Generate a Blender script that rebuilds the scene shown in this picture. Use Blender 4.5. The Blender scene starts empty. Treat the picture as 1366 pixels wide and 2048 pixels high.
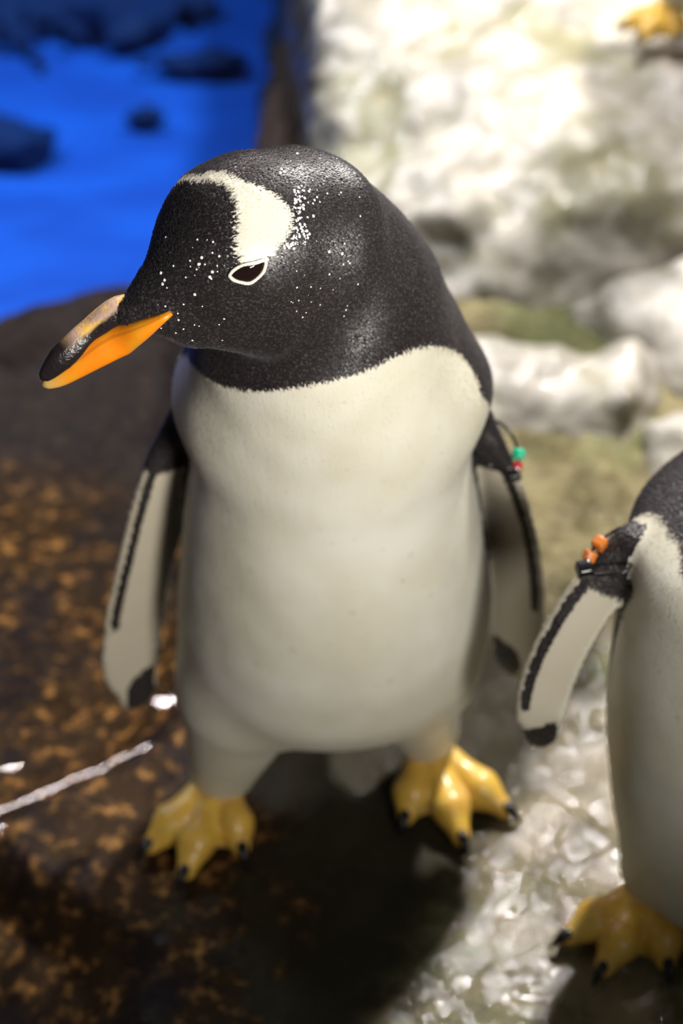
import bpy, math, random
import numpy as np
from mathutils import Vector, Matrix
from mathutils.bvhtree import BVHTree

# ------------------------------------------------------------------ camera, world, lights, exposure
S = bpy.context.scene
COL = S.collection
F = 3550.0; PITCH = math.radians(42)
CAM = np.array([0, -.93, 1.155])
FW = np.array([0, math.cos(PITCH), -math.sin(PITCH)]); UP = np.array([0, math.sin(PITCH), math.cos(PITCH)]); RT = np.array([1., 0, 0])
cd = bpy.data.cameras.new('camera'); cam = bpy.data.objects.new('camera', cd); COL.objects.link(cam)
cam.location = CAM; cam.rotation_euler = (math.pi/2 - PITCH, 0, 0)
cd.sensor_fit = 'VERTICAL'; cd.sensor_height = 36; cd.sensor_width = 24; cd.lens = F*36/2048
cd.dof.use_dof = True; cd.dof.focus_distance = .975; cd.dof.aperture_fstop = 4.0
cd.clip_start = .05
S.camera = cam
w = bpy.data.worlds.new('world'); S.world = w; w.use_nodes = True
w.node_tree.nodes['Background'].inputs[0].default_value = (.80, .86, 1, 1)
w.node_tree.nodes['Background'].inputs[1].default_value = .04

def area(name, loc, target, size, power, color, shape='DISK', size_y=None, spread=180):
    l = bpy.data.lights.new(name, 'AREA'); l.shape = shape; l.size = size
    if size_y: l.size_y = size_y
    l.energy = power; l.color = color; l.spread = math.radians(spread)
    o = bpy.data.objects.new(name, l); COL.objects.link(o); o.location = loc
    o.rotation_euler = (Vector(target)-Vector(loc)).to_track_quat('-Z', 'Y').to_euler()
    return o
area('key_light', (.85, 1.68, 2.42), (.34, .60, 0), .26, 138, (1, .96, .91))
area('front_fill', (.60, -1.35, 1.05), (.0, -.08, .64), .30, 2.8, (1, .955, .89), spread=46)  # added fill beam from the camera side, brightens the chest
area('boulder_fill', (.12, 1.0, 2.5), (.42, .80, .1), .25, 2.3, (1, .97, .93), spread=34)  # added lamp, brightens the boulder within the third penguin's shadow
area('pool_light', (-1.7, 2.0, 2.3), (-.55, 1.3, -.3), .4, 12, (.75, .88, 1), spread=60)
# a fluorescent tube high above the pool; it shows as the streak on the shallow water
def mirror(u, v, t):
    p = CAM + (FW + RT*(u-683)/F - UP*(v-1024)/F)*1.; d = (FW + RT*(u-683)/F - UP*(v-1024)/F)
    g = CAM + d*(-.0125-CAM[2])/d[2]; return g + np.array([d[0], d[1], -d[2]])*t
T0, T1 = mirror(-60, 1645, 2.6), mirror(560, 1400, 2.6)
tl = area('tube_lamp', (T0+T1)/2, (-.2, .05, 0), float(np.linalg.norm(T1-T0)), 14, (1, .84, .84), 'RECTANGLE', .022)
_z = (Vector((T0+T1)/2)-Vector((-.2, .05, 0))).normalized(); _x = Vector(T1-T0).normalized(); _y = _z.cross(_x).normalized()
tl.rotation_euler = Matrix((_x, _y, _z)).transposed().to_euler()
S.view_settings.view_transform = 'Standard'; S.view_settings.look = 'None'
S.view_settings.gamma = 1; S.view_settings.exposure = 0
S.view_settings.use_curve_mapping = False

def ray(u, v): return FW + RT*(u-683)/F - UP*(v-1024)/F
def aty(u, v, Y): d = ray(u, v); return CAM + d*(Y-CAM[1])/d[1]
def atz(u, v, Z=0.): d = ray(u, v); return CAM + d*(Z-CAM[2])/d[2]

# ------------------------------------------------------------------ helpers
rng = np.random.default_rng(7)
LAT = rng.random((32, 32, 32)).astype(np.float32)*2-1
def vnoise(p, s, off=0.):
    q = np.asarray(p, np.float32)*s + off + 500.37
    i = np.floor(q).astype(np.int32); f = q-i; f = f*f*(3-2*f); i0 = i & 31; i1 = (i+1) & 31
    x0, y0, z0 = i0[..., 0], i0[..., 1], i0[..., 2]; x1, y1, z1 = i1[..., 0], i1[..., 1], i1[..., 2]
    fx, fy, fz = f[..., 0], f[..., 1], f[..., 2]
    a = LAT[x0, y0, z0]*(1-fx)+LAT[x1, y0, z0]*fx; b = LAT[x0, y1, z0]*(1-fx)+LAT[x1, y1, z0]*fx
    c = LAT[x0, y0, z1]*(1-fx)+LAT[x1, y0, z1]*fx; d = LAT[x0, y1, z1]*(1-fx)+LAT[x1, y1, z1]*fx
    return (a*(1-fy)+b*fy)*(1-fz)+(c*(1-fy)+d*fy)*fz
def fbm(p, s, n=4, off=0., g=.5):
    r = 0; a = 1.
    for k in range(n): r = r + a*vnoise(p, s*2.03**k, off+k*7.1); a *= g
    return r
def smin(a, b, k):
    h = np.clip(.5+.5*(b-a)/k, 0, 1); return b*(1-h)+a*h-k*h*(1-h)
def smax(a, b, k): return -smin(-a, -b, k)

def surface_nets(fn, lo, hi, h):
    lo = np.array(lo, float); hi = np.array(hi, float)
    n = np.ceil((hi-lo)/h).astype(int)+1
    ax = [lo[k]+h*np.arange(n[k]) for k in range(3)]
    V = np.empty(n, np.float32)
    for i0 in range(0, n[0], 24):                       # in slabs, to keep memory low
        G = np.stack(np.meshgrid(ax[0][i0:i0+24], ax[1], ax[2], indexing='ij'), -1).astype(np.float32)
        V[i0:i0+24] = fn(G.reshape(-1, 3)).reshape(G.shape[:3])
    ins = V < 0
    nc = n-1
    cnt = np.zeros(nc, np.float32); acc = np.zeros((*nc, 3), np.float32)
    for a in range(3):
        b, c = [k for k in range(3) if k != a]
        sl0 = [slice(None)]*3; sl1 = [slice(None)]*3
        sl0[a] = slice(0, -1); sl1[a] = slice(1, None)
        v0 = V[tuple(sl0)]; v1 = V[tuple(sl1)]; cr = (v0 < 0) != (v1 < 0)
        t = np.where(cr, v0/np.where(cr, v0-v1, 1), 0)
        for ob in (0, 1):
            for oc in (0, 1):
                s = [slice(None)]*3; s[b] = slice(ob, ob+nc[b]); s[c] = slice(oc, oc+nc[c])
                m = cr[tuple(s)]; cnt += m; tt = t[tuple(s)]
                acc[..., a] += tt*m; acc[..., b] += ob*m; acc[..., c] += oc*m
    act = cnt > 0
    idx = -np.ones(nc, np.int64); idx[act] = np.arange(act.sum())
    ijk = np.argwhere(act)
    verts = lo + h*(ijk + acc[act]/cnt[act][:, None])
    quads = []
    for a in range(3):
        b, c = (a+1) % 3, (a+2) % 3
        sl0 = [slice(None)]*3; sl1 = [slice(None)]*3
        sl0[a] = slice(0, -1); sl1[a] = slice(1, None)
        i0 = ins[tuple(sl0)]; i1 = ins[tuple(sl1)]
        cr = np.argwhere(i0 != i1)
        ok = (cr[:, b] > 0) & (cr[:, c] > 0) & (cr[:, b] < nc[b]) & (cr[:, c] < nc[c]) ; cr = cr[ok]
        flip = i1[tuple(cr.T)]
        def g(db, dc):
            q = cr.copy(); q[:, b] -= db; q[:, c] -= dc; return idx[tuple(q.T)]
        Q = np.stack([g(1, 1), g(0, 1), g(0, 0), g(1, 0)], 1)
        Q[flip] = Q[flip][:, ::-1]; quads.append(Q)
    return verts, np.concatenate(quads)

def mesh_np(name, verts, faces, mat, parent=None, attrs=None, smooth=True, origin=(0, 0, 0)):
    me = bpy.data.meshes.new(name); faces = np.asarray(faces)
    verts = np.asarray(verts, float)-np.asarray(origin)
    k = faces.shape[1]
    me.vertices.add(len(verts)); me.vertices.foreach_set('co', verts.astype(np.float32).ravel())
    me.loops.add(faces.size); me.loops.foreach_set('vertex_index', faces.astype(np.int32).ravel())
    me.polygons.add(len(faces)); me.polygons.foreach_set('loop_start', np.arange(0, faces.size, k, dtype=np.int32))
    me.update(calc_edges=True); me.validate()
    if smooth: me.polygons.foreach_set('use_smooth', np.ones(len(me.polygons), bool))
    for an, av in (attrs or {}).items():
        at = me.attributes.new(an, 'FLOAT', 'POINT'); at.data.foreach_set('value', np.asarray(av, np.float32))
    me.materials.append(mat)
    o = bpy.data.objects.new(name, me); COL.objects.link(o)
    if parent is not None: o.parent = parent
    return o
def tag(o, label=None, cat=None, group=None, kind=None):
    for k, v in (('label', label), ('category', cat), ('group', group), ('kind', kind)):
        if v: o[k] = v
    return o
def empty(name, loc):
    o = bpy.data.objects.new(name, None); COL.objects.link(o); o.location = loc; o.empty_display_size = .05; return o

def unit(v): v = np.asarray(v, float); return v/np.linalg.norm(v)
def spline(pts, n):
    pts = np.array(pts, float); m = len(pts)
    P = np.vstack([2*pts[0]-pts[1], pts, 2*pts[-1]-pts[-2]])
    out = []
    for t in np.linspace(0, m-1-1e-6, n):
        i = int(t); u = t-i; a, b, c, d = P[i:i+4]
        out.append(.5*((2*b)+(-a+c)*u+(2*a-5*b+4*c-d)*u*u+(-a+3*b-3*c+d)*u**3))
    return np.array(out)
def loft(cs, lat, hw, hh, seg=16, cap=True, sup=2.):
    """rings round centres cs: half width hw along lat, half height hh along the third axis"""
    cs = np.array(cs); n = len(cs); V = []
    for i in range(n):
        T = unit(cs[min(i+1, n-1)]-cs[max(i-1, 0)]); L = unit(lat-T*np.dot(lat, T)); N = np.cross(L, T)
        for j in range(seg):
            a = 2*math.pi*j/seg; ca, sa = math.cos(a), math.sin(a)
            ca = math.copysign(abs(ca)**(2/sup), ca); sa = math.copysign(abs(sa)**(2/sup), sa)
            V.append(cs[i]+L*hw[i]*ca+N*hh[i]*sa)
    Fc = [[i*seg+j, i*seg+(j+1) % seg, (i+1)*seg+(j+1) % seg, (i+1)*seg+j] for i in range(n-1) for j in range(seg)]
    if cap:
        V.append(cs[0]); V.append(cs[-1]); a, b = n*seg, n*seg+1
        for j in range(0, seg, 2):
            Fc.append([a, (j+2) % seg, (j+1) % seg, j]); q = (n-1)*seg
            Fc.append([b, q+j, q+(j+1) % seg, q+(j+2) % seg])
    return np.array(V), np.array(Fc)
def tube(pts, r, seg=8, closed=False):
    pts = np.array(pts); n = len(pts); V = []; ref = unit(np.mean(np.cross(pts-pts.mean(0), np.roll(pts, 1, 0)-pts.mean(0)), 0)+1e-9)
    for i in range(n):
        T = unit(pts[(i+1) % n]-pts[i-1]) if closed else unit(pts[min(i+1, n-1)]-pts[max(i-1, 0)])
        A = unit(ref-T*np.dot(ref, T)); B = np.cross(T, A); rr = r[i] if hasattr(r, '__len__') else r
        for j in range(seg):
            a = 2*math.pi*j/seg; V.append(pts[i]+rr*(A*math.cos(a)+B*math.sin(a)))
    m = n if closed else n-1
    Fc = [[i*seg+j, i*seg+(j+1) % seg, ((i+1) % n)*seg+(j+1) % seg, ((i+1) % n)*seg+j] for i in range(m) for j in range(seg)]
    return np.array(V), np.array(Fc)
def poly_sd(p, poly):
    """signed distance to a 2D polygon, positive inside"""
    p = np.asarray(p); poly = np.asarray(poly, float); d = np.full(len(p), 1e9); s = np.zeros(len(p), bool)
    for a, b in zip(poly, np.roll(poly, -1, 0)):
        e = b-a; q = p-a; t = np.clip((q@e)/max(e@e, 1e-12), 0, 1)
        d = np.minimum(d, np.hypot(*(q-t[:, None]*e).T))
        c = (a[1] > p[:, 1]) != (b[1] > p[:, 1])
        s ^= c & (p[:, 0] < (b[0]-a[0])*(p[:, 1]-a[1])/(b[1]-a[1]+1e-12)+a[0])
    return np.where(s, d, -d)

# ------------------------------------------------------------------ materials
def mat(name):
    m = bpy.data.materials.new(name); m.use_nodes = True; nt = m.node_tree; nt.nodes.clear()
    out = nt.nodes.new('ShaderNodeOutputMaterial'); b = nt.nodes.new('ShaderNodeBsdfPrincipled')
    nt.links.new(b.outputs[0], out.inputs[0]); return m, nt, b, out
class N:
    def __init__(s, nt): s.nt = nt; s.tc = nt.nodes.new('ShaderNodeTexCoord')
    def set(s, i, v):
        if isinstance(v, bpy.types.NodeSocket): s.nt.links.new(v, i)
        elif v is not None: i.default_value = v
    def noise(s, scale, detail=4, rough=.5, stretch=None, dist=0):
        n = s.nt.nodes.new('ShaderNodeTexNoise'); n.inputs['Scale'].default_value = scale
        n.inputs['Detail'].default_value = detail; n.inputs['Roughness'].default_value = rough; n.inputs['Distortion'].default_value = dist
        v = s.tc.outputs['Object']
        if stretch:
            m = s.nt.nodes.new('ShaderNodeMapping'); m.inputs['Scale'].default_value = stretch; s.set(m.inputs[0], v); v = m.outputs[0]
        s.set(n.inputs['Vector'], v); return n.outputs[0]
    def voro(s, scale, out='Distance', stretch=None, feat='F1'):
        n = s.nt.nodes.new('ShaderNodeTexVoronoi'); n.inputs['Scale'].default_value = scale; n.feature = feat
        v = s.tc.outputs['Object']
        if stretch:
            m = s.nt.nodes.new('ShaderNodeMapping'); m.inputs['Scale'].default_value = stretch; s.set(m.inputs[0], v); v = m.outputs[0]
        s.set(n.inputs['Vector'], v); return n.outputs[out]
    def math(s, op, a, b=None, c=None, clamp=False):
        n = s.nt.nodes.new('ShaderNodeMath'); n.operation = op; n.use_clamp = clamp
        for i, v in enumerate((a, b, c)):
            if v is not None: s.set(n.inputs[i], v)
        return n.outputs[0]
    def ramp(s, v, a, b, lo=0., hi=1.):
        n = s.nt.nodes.new('ShaderNodeMapRange'); n.interpolation_type = 'SMOOTHSTEP'
        s.set(n.inputs[0], v); n.inputs[1].default_value = a; n.inputs[2].default_value = b; n.inputs[3].default_value = lo; n.inputs[4].default_value = hi
        return n.outputs[0]
    def mix(s, f, a, b):
        n = s.nt.nodes.new('ShaderNodeMix'); n.data_type = 'RGBA'
        s.set(n.inputs[0], f)
        for i, v in ((6, a), (7, b)): s.set(n.inputs[i], (*v, 1) if isinstance(v, tuple) else v)
        return n.outputs[2]
    def attr(s, name):
        n = s.nt.nodes.new('ShaderNodeAttribute'); n.attribute_name = name; return n.outputs['Fac']
    def bump(s, h, strength, dist=.002, normal=None):
        n = s.nt.nodes.new('ShaderNodeBump'); n.inputs['Strength'].default_value = strength; n.inputs['Distance'].default_value = dist
        s.set(n.inputs['Height'], h); s.set(n.inputs['Normal'], normal); return n.outputs[0]
    def pos(s, k):
        n = s.nt.nodes.new('ShaderNodeSeparateXYZ'); s.set(n.inputs[0], s.tc.outputs['Object']); return n.outputs[k]

BLACK = (.015, .0115, .0115); WHITE = (.66, .645, .58)
def plumage_mat(name, bumps=True):
    m, nt, b, out = mat(name); n = N(nt)
    e = n.noise(420, 2, .6)
    j = n.math('MULTIPLY', n.math('SUBTRACT', e, .5), .009 if bumps else 0.)
    blk = n.ramp(n.math('ADD', n.attr('black'), j), -.0007, .0007)
    tone = n.ramp(n.noise(9, 3, .6), .35, .7)
    wcol = n.mix(tone, (.58, .55, .43), (.67, .65, .565))
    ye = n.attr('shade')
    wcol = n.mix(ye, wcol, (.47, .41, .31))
    bcol = n.mix(n.ramp(n.noise(620, 2, .7), .48, .74), BLACK, (.065, .060, .063))  # feather sparkle painted into the black as pale grain
    c = n.mix(blk, wcol, bcol)
    nt.links.new(c, b.inputs['Base Color'])
    nt.links.new(n.ramp(blk, 0, 1, .45, .42), b.inputs['Roughness'])
    b.inputs['Specular IOR Level'].default_value = .45
    b.inputs['Sheen Weight'].default_value = .10; b.inputs['Sheen Roughness'].default_value = .4; b.inputs['Sheen Tint'].default_value = (.9, .9, 1, 1)
    if bumps:
        fine = n.voro(520, stretch=(1, 1, .45)); streak = n.noise(170, 3, .6, stretch=(1, 1, .16), dist=.4)
        b1 = n.bump(fine, .5, .0016)
        b2 = n.bump(streak, .22, .0010)
        mx = nt.nodes.new('ShaderNodeMix'); mx.data_type = 'VECTOR'
        nt.links.new(blk, mx.inputs[0]); nt.links.new(b2, mx.inputs[4]); nt.links.new(b1, mx.inputs[5])
        nt.links.new(mx.outputs[1], b.inputs['Normal'])
    return m
M_PL = plumage_mat('plumage'); M_FE = plumage_mat('feather_tips', False)
def simple(name, col, rough=.4, spec=.5, coat=0., col2=None, scale=60, bump=0., bscale=300):
    m, nt, b, out = mat(name); n = N(nt)
    c2 = col2 or tuple(x*.8 for x in col)
    nt.links.new(n.mix(n.ramp(n.noise(scale, 3, .6), .35, .65), col, c2), b.inputs['Base Color'])
    b.inputs['Roughness'].default_value = rough; b.inputs['Specular IOR Level'].default_value = spec; b.inputs['Coat Weight'].default_value = coat
    b.inputs['Coat Roughness'].default_value = .1
    if bump: nt.links.new(n.bump(n.noise(bscale, 3, .6), bump, .001), b.inputs['Normal'])
    return m
M_BLACK = simple('glossy_black', (.008, .008, .009), .22, .5)
M_CLAW = simple('claw_horn', (.010, .009, .010), .3, .5)
M_RIM = simple('eye_rim', (.80, .74, .62), .6, .3)
M_EYE = simple('eye_gloss', (.012, .006, .005), .04, .6)
M_SPECK = simple('white_speck', (.85, .83, .82), .6, .3)
M_GREEN = simple('bead_green', (.01, .52, .27), .35); M_RED = simple('bead_red', (.50, .02, .03), .35)
M_ORANGE = simple('bead_orange', (.60, .17, .02), .35)
M_YEL = simple('flipper_rim', (.55, .45, .08), .5)
# lower half of the bill: orange, upper half: black with a pale culmen
m, nt, b, out = mat('bill_orange'); n = N(nt)
gro = n.ramp(n.math('ABSOLUTE', n.math('SUBTRACT', n.attr('up'), .38)), .16, .02, 0, .6)
nt.links.new(n.mix(n.math('MULTIPLY', gro, n.ramp(n.attr('along'), .75, .55)), n.mix(n.ramp(n.attr('along'), .72, 1.0), n.mix(n.ramp(n.noise(70, 3, .5, stretch=(1, 1, 1)), .35, .65), (.78, .215, .006), (.70, .28, .012)), (.50, .33, .10)), (.42, .12, .01)), b.inputs['Base Color'])
b.inputs['Roughness'].default_value = .33; M_BILLO = m
nt.links.new(n.bump(n.noise(220, 3, .5), .2, .0006), b.inputs['Normal'])
m, nt, b, out = mat('bill_black'); n = N(nt)
cul = n.math('ADD', n.attr('up'), n.math('MULTIPLY', n.math('SUBTRACT', n.noise(300, 2), .5), .3))
pale = n.math('MULTIPLY', n.ramp(cul, -.05, .30), n.ramp(n.attr('along'), .60, .38))
nt.links.new(n.mix(pale, (.014, .010, .011), n.mix(n.ramp(n.noise(150, 2), .4, .6), (.75, .46, .12), (.50, .34, .26))), b.inputs['Base Color'])
b.inputs['Roughness'].default_value = .28; M_BILLB = m
nt.links.new(n.bump(n.noise(420, 3, .6), .6, .0008), b.inputs['Normal'])
# feet
m, nt, b, out = mat('foot_skin'); n = N(nt)
yc = n.mix(n.ramp(n.noise(60, 3, .6), .38, .66), (.80, .50, .07), (.68, .38, .06))
yc = n.mix(n.ramp(n.noise(35, 2), .45, .75, 0, .4), yc, (.78, .62, .22))
nt.links.new(n.mix(n.ramp(n.attr('web'), .0010, .0045, 0, .85), yc, (.50, .30, .20)), b.inputs['Base Color'])
b.inputs['Roughness'].default_value = .38; b.inputs['Coat Weight'].default_value = .35; b.inputs['Coat Roughness'].default_value = .15
nt.links.new(n.bump(n.voro(430), .55, .0009), b.inputs['Normal']); M_FOOT = m
# water drops
def rock_mat(name, kind, BX=-9.):
    m, nt, b, out = mat(name); n = N(nt)
    big = n.noise(5, 5, .6, dist=.6); mid = n.noise(19, 5, .62, dist=.5); fine = n.noise(120, 5, .65)
    if kind == 'pale':
        c = n.mix(n.ramp(mid, .36, .66), (.27, .245, .19), (.52, .48, .425))
        c = n.mix(n.ramp(big, .49, .62, 0, .75), c, (.20, .185, .075))
        c = n.mix(n.ramp(n.noise(11, 4, .6), .60, .72, 0, .7), c, (.60, .50, .27))
        c = n.mix(n.ramp(fine, .55, .75, 0, .35), c, (.15, .14, .11))
    else:
        c = n.mix(n.ramp(mid, .38, .64), (.09, .075, .032), (.21, .175, .09))
        c = n.mix(n.ramp(big, .50, .62, 0, .6), c, (.13, .155, .06))
        c = n.mix(n.ramp(fine, .50, .68, 0, .6), c, (.31, .26, .15))
        # brown gravelly bed under the shallow water on the left, painted darker for the dim light there; darker at the pool rim
        x = n.math('ADD', n.pos(0), n.math('MULTIPLY', n.math('SUBTRACT', mid, .5), .35))
        lft = n.ramp(x, -.03, -.13)
        gr = n.mix(n.ramp(n.noise(62, 5, .7), .50, .72), (.035, .019, .008), (.46, .23, .07))
        gr = n.mix(n.ramp(n.noise(9, 3, .6), .44, .60, 0, .85), gr, (.012, .009, .012))
        floor_shade = n.ramp(n.math('ADD', n.math('ADD', n.pos(0), n.math('MULTIPLY', n.pos(1), -.55)), n.math('MULTIPLY', n.math('SUBTRACT', mid, .5), .08)), .19, .11)  # main penguin's cast shadow painted into the floor as a dark zone
        c = n.mix(n.math('MULTIPLY', floor_shade, n.ramp(n.pos(1), .30, .15, 0, .92)), c, (.020, .017, .011))
        c = n.mix(lft, c, gr)
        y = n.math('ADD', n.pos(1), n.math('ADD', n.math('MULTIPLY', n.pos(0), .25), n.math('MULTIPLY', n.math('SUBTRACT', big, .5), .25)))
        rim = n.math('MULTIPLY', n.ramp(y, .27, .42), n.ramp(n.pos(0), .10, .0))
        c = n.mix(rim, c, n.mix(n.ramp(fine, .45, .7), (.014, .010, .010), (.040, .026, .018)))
    nt.links.new(c, b.inputs['Base Color'])
    if kind == 'pale':
        wet_shaded = n.math('MULTIPLY', n.ramp(n.math('ADD', n.pos(0), n.math('MULTIPLY', n.math('SUBTRACT', mid, .5), .1)), BX+.045, BX-.015), 1)  # shade on the boulder's left face painted in as near black
        nt.links.new(n.mix(wet_shaded, c, (.022, .018, .013)), b.inputs['Base Color'])
    nt.links.new(n.ramp(n.noise(30, 3, .6), .35, .65, .38, .60), b.inputs['Roughness'])
    if kind == 'floor': nt.links.new(n.ramp(n.math('MAXIMUM', n.math('MAXIMUM', lft, rim), floor_shade), 0, 1, .4, .06), b.inputs['Specular IOR Level'])
    else: b.inputs['Specular IOR Level'].default_value = .4
    nt.links.new(n.math('MULTIPLY', n.math('SUBTRACT', 1., n.math('MAXIMUM', n.math('MULTIPLY', floor_shade, .93), n.math('MAXIMUM', lft, rim))), .70) if kind == 'floor' else n.math('ADD', .75, 0.), b.inputs['Coat Weight']); b.inputs['Coat Roughness'].default_value = .03; b.inputs['Coat IOR'].default_value = 1.33
    nt.links.new(n.bump(n.noise(150, 2, .6), .85, .0018, n.bump(n.noise(22, 2, .5), .6, .01)), b.inputs['Coat Normal'])
    b1 = n.bump(mid, .35, .008)
    b2 = n.bump(n.noise(150, 4, .7), .55, .0035, b1)
    nt.links.new(n.bump(n.noise(520, 2, .6), .35, .0012, b2), b.inputs['Normal'])
    return m
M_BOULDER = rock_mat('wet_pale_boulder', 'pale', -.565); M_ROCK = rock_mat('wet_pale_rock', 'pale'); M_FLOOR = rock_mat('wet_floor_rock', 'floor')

def water_mat(name, tint, scale, strength, dist, rough=.03):
    m, nt, b, out = mat(name); nt.nodes.remove(b); n = N(nt)
    tr = nt.nodes.new('ShaderNodeBsdfTransparent'); tr.inputs[0].default_value = (*tint, 1)
    gl = nt.nodes.new('ShaderNodeBsdfGlossy'); gl.inputs['Roughness'].default_value = rough
    fr = nt.nodes.new('ShaderNodeFresnel'); fr.inputs[0].default_value = 1.33
    bp = n.bump(n.noise(scale, 3, .5, dist=.3), strength, dist)
    nt.links.new(bp, gl.inputs['Normal']); nt.links.new(bp, fr.inputs['Normal'])
    mx = nt.nodes.new('ShaderNodeMixShader'); ge = nt.nodes.new('ShaderNodeNewGeometry')
    nt.links.new(n.math('MULTIPLY', fr.outputs[0], n.math('SUBTRACT', 1., ge.outputs['Backfacing'])), mx.inputs[0])
    nt.links.new(tr.outputs[0], mx.inputs[1]); nt.links.new(gl.outputs[0], mx.inputs[2]); nt.links.new(mx.outputs[0], out.inputs[0])
    return m
M_DROP = water_mat('clear_drop', (.97, .97, .97), 50, .0, .001, .02)
M_POOLW = water_mat('pool_water', (.55, .75, .95), 7, .5, .04)
M_FILM = water_mat('shallow_water', (.93, .90, .84), 60, .05, .002)
m, nt, b, out = mat('pool_blue_paint'); n = N(nt)
nt.links.new(n.mix(n.ramp(n.noise(5, 3, .5, stretch=(1, 2.2, 1)), .35, .7), (.002, .062, .34), (.004, .098, .46)), b.inputs['Base Color'])
b.inputs['Roughness'].default_value = .6; M_BLUE = m
M_DARK = simple('dark_ripple', (.004, .020, .085), .7, .2)

# ------------------------------------------------------------------ setting: floor, pool, rocks
WL = -.075                                               # pool water level
pool_poly = np.array([(-3, .50), (-.60, .63), (-.44, .69), (-.37, .735), (-.30, .775), (-.23, .80), (-.15, .88), (-.115, 1.0), (-.09, 1.25), (-.06, 1.6), (-.04, 2.4), (-3, 2.4)])
def floor_h(x, y):
    p = np.stack([x, y, np.zeros_like(x)], -1)
    h = .010*fbm(p, 9, 4) + .0035*fbm(p, 55, 3)
    near = np.exp(-((x/.30)**2+((y+.03)/.20)**2)**2)     # the trodden, flat part where the penguins stand
    h = h*(1-.72*near)-.002
    h -= .045*np.clip((-.110-x+.03*fbm(p, 7, 2, 3.)-.16*np.exp(-((y+.03)/.075)**2))/.07, 0, 1)          # shallow dip filled with water
    sd = poly_sd(p[..., :2].reshape(-1, 2), pool_poly).reshape(x.shape)
    rim = np.exp(-((sd+.05)/.05)**2)*(x < .05)
    h += .022*rim*(1+.5*fbm(p, 14, 2, 9.))
    h -= .42*np.clip((sd+.012*fbm(p, 18, 3, 5.))/.03, 0, 1)
    h += .05*np.clip((y-.35)/.5, 0, 1)*np.clip((x-.05)/.1, 0, 1)
    return h
xs = np.concatenate([np.linspace(-3, -.72, 60)[:-1], np.arange(-.72, .72, .0055), np.linspace(.72, 3, 60)])
ys = np.concatenate([np.linspace(-1.2, -.4, 30)[:-1], np.arange(-.4, 1.1, .0055), np.linspace(1.1, 3.2, 110)])
X, Y = np.meshgrid(xs, ys, indexing='ij'); H = floor_h(X, Y)
V = np.stack([X, Y, H], -1).reshape(-1, 3); ny = len(ys)
I = (np.arange(len(xs)-1)[:, None]*ny+np.arange(ny-1)[None]).ravel()
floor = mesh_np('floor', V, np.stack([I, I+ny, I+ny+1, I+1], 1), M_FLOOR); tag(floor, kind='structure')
def flat(name, pts, z, m):
    me = bpy.data.meshes.new(name); me.from_pydata([(x, y, z) for x, y in pts], [], [list(range(len(pts)))]); me.materials.append(m)
    o = bpy.data.objects.new(name, me); COL.objects.link(o); return o
lin = flat('pool_floor', [(-3, .3), (.3, .3), (.3, 3.1), (-3, 3.1)], -.385, M_BLUE); tag(lin, kind='structure')
wt = flat('pool_water', [(-3, .44), (-.62, .57), (-.02, .74), (-.0, 2.6), (-3, 2.6)], WL, M_POOLW); tag(wt, kind='structure')
fx, fy = np.meshgrid(np.arange(-.72, -.075, .004), np.arange(-.6, .44, .004), indexing='ij')
ca, cb = atz(10, 1612, -.0125)[:2], atz(380, 1462, -.0125)[:2]; ce = unit(cb-ca)
def film_h(x, y):
    q = (x-ca[0])*-ce[1]+(y-ca[1])*ce[0]; p = np.stack([x, y, 0*x], -1); al = (x-ca[0])*ce[0]+(y-ca[1])*ce[1]
    q = q+.006*vnoise(p, 14, 2.)
    return -.0125+.0007*np.exp(-(q/.017)**2)+.0006*np.exp(-((q+.026)/.011)**2)*np.clip((.16-al)/.05, 0, 1)+.00022*fbm(p, 34, 3, 1.)+.00035*vnoise(p, 9, 6.)
fv = np.stack([fx, fy, film_h(fx, fy)], -1).reshape(-1, 3); fn_ = fx.shape[1]
fi = (np.arange(fx.shape[0]-1)[:, None]*fn_+np.arange(fn_-1)[None]).ravel()
fm = mesh_np('shallow_water', fv, np.stack([fi, fi+fn_, fi+fn_+1, fi+1], 1), M_FILM); tag(fm, kind='structure')

ROCKS = []
def rock(name, planes, lo, hi, h, seed, amp, m, label, k=.02):
    before = list(ROCKS)
    def fn(p):
        d = shape(p)
        for g in before: d = np.maximum(d, .010-g(p))
        return d
    def shape(p):
        d = None
        for pt, nn in planes:
            nn = unit(nn).astype(np.float32); q = (p-np.array(pt, np.float32))@nn
            d = q if d is None else smax(d, q, k)
        return d + amp*fbm(p, 7, 3, seed)+amp*.25*fbm(p, 30, 4, seed+3)
    ROCKS.append(shape)
    v, f = surface_nets(fn, lo, hi, h)
    base = ((lo[0]+hi[0])/2, (lo[1]+hi[1])/2, float(v[:, 2].min()))
    o = mesh_np(name, v, f, m, origin=base); o.location = base
    tag(o, label, 'rock'); return o
rock('boulder', [((-.035, 1, .15), (-.98, 0, .18)), ((0, .72, .10), (-.62, -.70, .30)), ((.15, .655, 0), (-.05, -.93, .40)),
                 ((.19, .88, .165), (-.46, -.39, .80)), ((.3, 1.1, .17), (-.02, -.05, 1)), ((0, 0, -.45), (0, 0, -1)),
                 ((0, 2.2, 0), (0, 1, 0)), ((1.3, 0, 0), (1, 0, 0))],
     (-.30, .50, -.48), (1.36, 2.26, .30), .0075, 2., .022, M_BOULDER, 'large pale wet boulder filling the upper right behind the head')
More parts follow.
